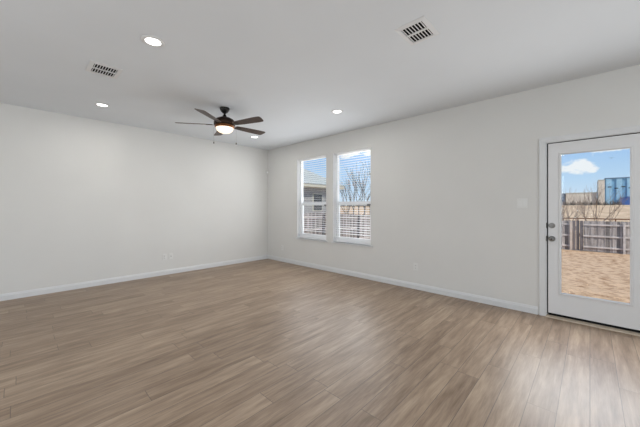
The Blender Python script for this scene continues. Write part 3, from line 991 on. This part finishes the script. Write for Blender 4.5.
NB(6.0, 17.1, 14.6, 24.0, hz - 0.2, 2.72, 'wall', M_SIDING)
ev = 2.72
NB(5.5, 17.6, 14.05, 24.5, ev, ev + 0.04, 'soffit', M_FASCIA)
b = MB()
b.box(5.5 - 8, 17.6 - 8, 14.05 - 14.6, 14.09 - 14.6, ev - hz + 0.03, ev - hz + 0.24); b.box(17.56 - 8, 17.6 - 8, 14.09 - 14.6, 24.5 - 14.6, ev - hz + 0.03, ev - hz + 0.24)
b.build('fascia', M_FASCIA, nh)
b = MB()   # hip roof, pitch 0.6
x0, x1, y0, y1, zb = 5.45 - 8, 17.65 - 8, 14.0 - 14.6, 24.55 - 14.6, ev - hz + 0.22
hy = (y1 - y0) / 2; zr = zb + hy * 0.60
A, B, Cc, D = (x0, y0, zb), (x1, y0, zb), (x1, y1, zb), (x0, y1, zb)
E_, F_ = (x0 + hy, (y0 + y1) / 2, zr), (x1 - hy, (y0 + y1) / 2, zr)
vs = [b.bm.verts.new(p) for p in (A, B, Cc, D, E_, F_)]
for f in ((0, 1, 5, 4), (1, 2, 5), (2, 3, 4, 5), (3, 0, 4), (3, 2, 1, 0)): b.bm.faces.new([vs[i] for i in f])
b.build('roof', M_SHINGLE, nh)
for x in (12.6, 14.6):
    f = NB(x, x + 1.0, 14.55, 14.60, 1.0, 2.3, 'window', M_FASCIA)
    NB(x + 0.06, x + 0.94, 14.53, 14.56, 1.06, 2.24, 'pane', M_DARKGLASS).parent = f

# ---------------------------------------------------------------- far buildings
BX = 141.0
gb = gz(BX) - 0.3
t = thing('blue_building', (BX, -10.0, gb), 'large blue panelled building on the skyline at the right of the door glass', 'building')
one('box', 0.2, 22, -9, 6.2, 0, 11.2 - gb).build('wall', M_BLUE, t)
b = MB()
for k in range(6): b.box(-0.1, 0.21, 5.9 - k * 2.5 - 1.35, 5.9 - k * 2.5, 0.1, 11.1 - gb)
b.build('cladding_panels', M_BLUE2, t)
one('box', -0.2, 22.1, -9.1, 6.3, 11.2 - gb, 11.5 - gb).build('parapet', M_SLATE, t)
for k in range(6):
    one('box', -0.14, 0.0, 4.6 - k * 1.65, 5.5 - k * 1.65, 8.15 - gb - (k % 2) * 0.5, 8.5 - gb - (k % 2) * 0.5).build('window', M_DARKGLASS, t)
t = thing('beige_block', (BX, -3.0, gb), 'narrow tall beige building block beside the blue panelled building', 'building')
one('box', 0, 20, -0.79, 0.85, 0, 10.8 - gb).build('wall', M_TAN, t)
one('box', -0.1, 20.1, -0.79, 0.95, 10.8 - gb, 11.0 - gb).build('parapet', M_FASCIA, t)
t = thing('tan_building', (BX + 1, 2.4, gb), 'long low tan building on the skyline left of the beige block', 'building')
one('box', 0, 14, -4.2, 4.2, 0, 6.45 - gb).build('wall', M_TAN, t)
one('box', -0.12, 14.1, -4.3, 4.3, 6.45 - gb, 6.7 - gb).build('parapet', M_FASCIA, t)
t = thing('slate_building', (BX + 2, 8.6, gb), 'small slate blue building at the left edge of the door glass', 'building')
one('box', 0, 10, -1.7, 1.8, 0, 6.3 - gb).build('wall', M_SLATE, t)
one('box', -0.15, 10.1, -1.8, 1.9, 6.3 - gb, 6.5 - gb).build('parapet', M_DARKGLASS, t)
t = thing('blue_shed', (137.5, -9.0, gz(137.5)), 'low deep blue shed at the foot of the blue panelled building', 'shed')
one('box', 0, 3, -1.6, 1.6, -0.1, 2.3).build('wall', M_NAVY, t)
b = MB(); b.prism([(-1.75, 2.3), (1.75, 2.3), (0, 2.8)], lambda y, z: (-0.15, y, z), lambda y, z: (3.15, y, z)); b.build('roof', M_NAVY, t)

# a bird gliding far out in the sky
t = thing('bird', (70.0, -2.68, 9.76), 'tiny dark bird gliding in the sky at the top of the door glass', 'bird')
b = MB(); b.lathe([(0, -0.26), (0.03, -0.22), (0.06, -0.08), (0.06, 0.06), (0.035, 0.14), (0.045, 0.19), (0.02, 0.24), (0, 0.28)], (0, 0, 0), Matrix(((1, 0, 0), (0, 0, 1), (0, -1, 0))) @ Matrix.Rotation(R(50), 3, 'Y'), 12)
b.build('body', M_SLATE, t, smooth=True)
t.scale = (0.6, 0.6, 0.6)
for s_ in (-1, 1):
    b = MB(); b.prism([(0.0, -0.08), (0.28, -0.12), (0.55, -0.03), (0.60, 0.02), (0.30, 0.05), (0.0, 0.08)],
                      lambda u, v: (v, s_ * (u + 0.02), 0.05 + u * 0.16), lambda u, v: (v, s_ * (u + 0.02), 0.07 + u * 0.16))
    b.build('wing', M_SLATE, t)
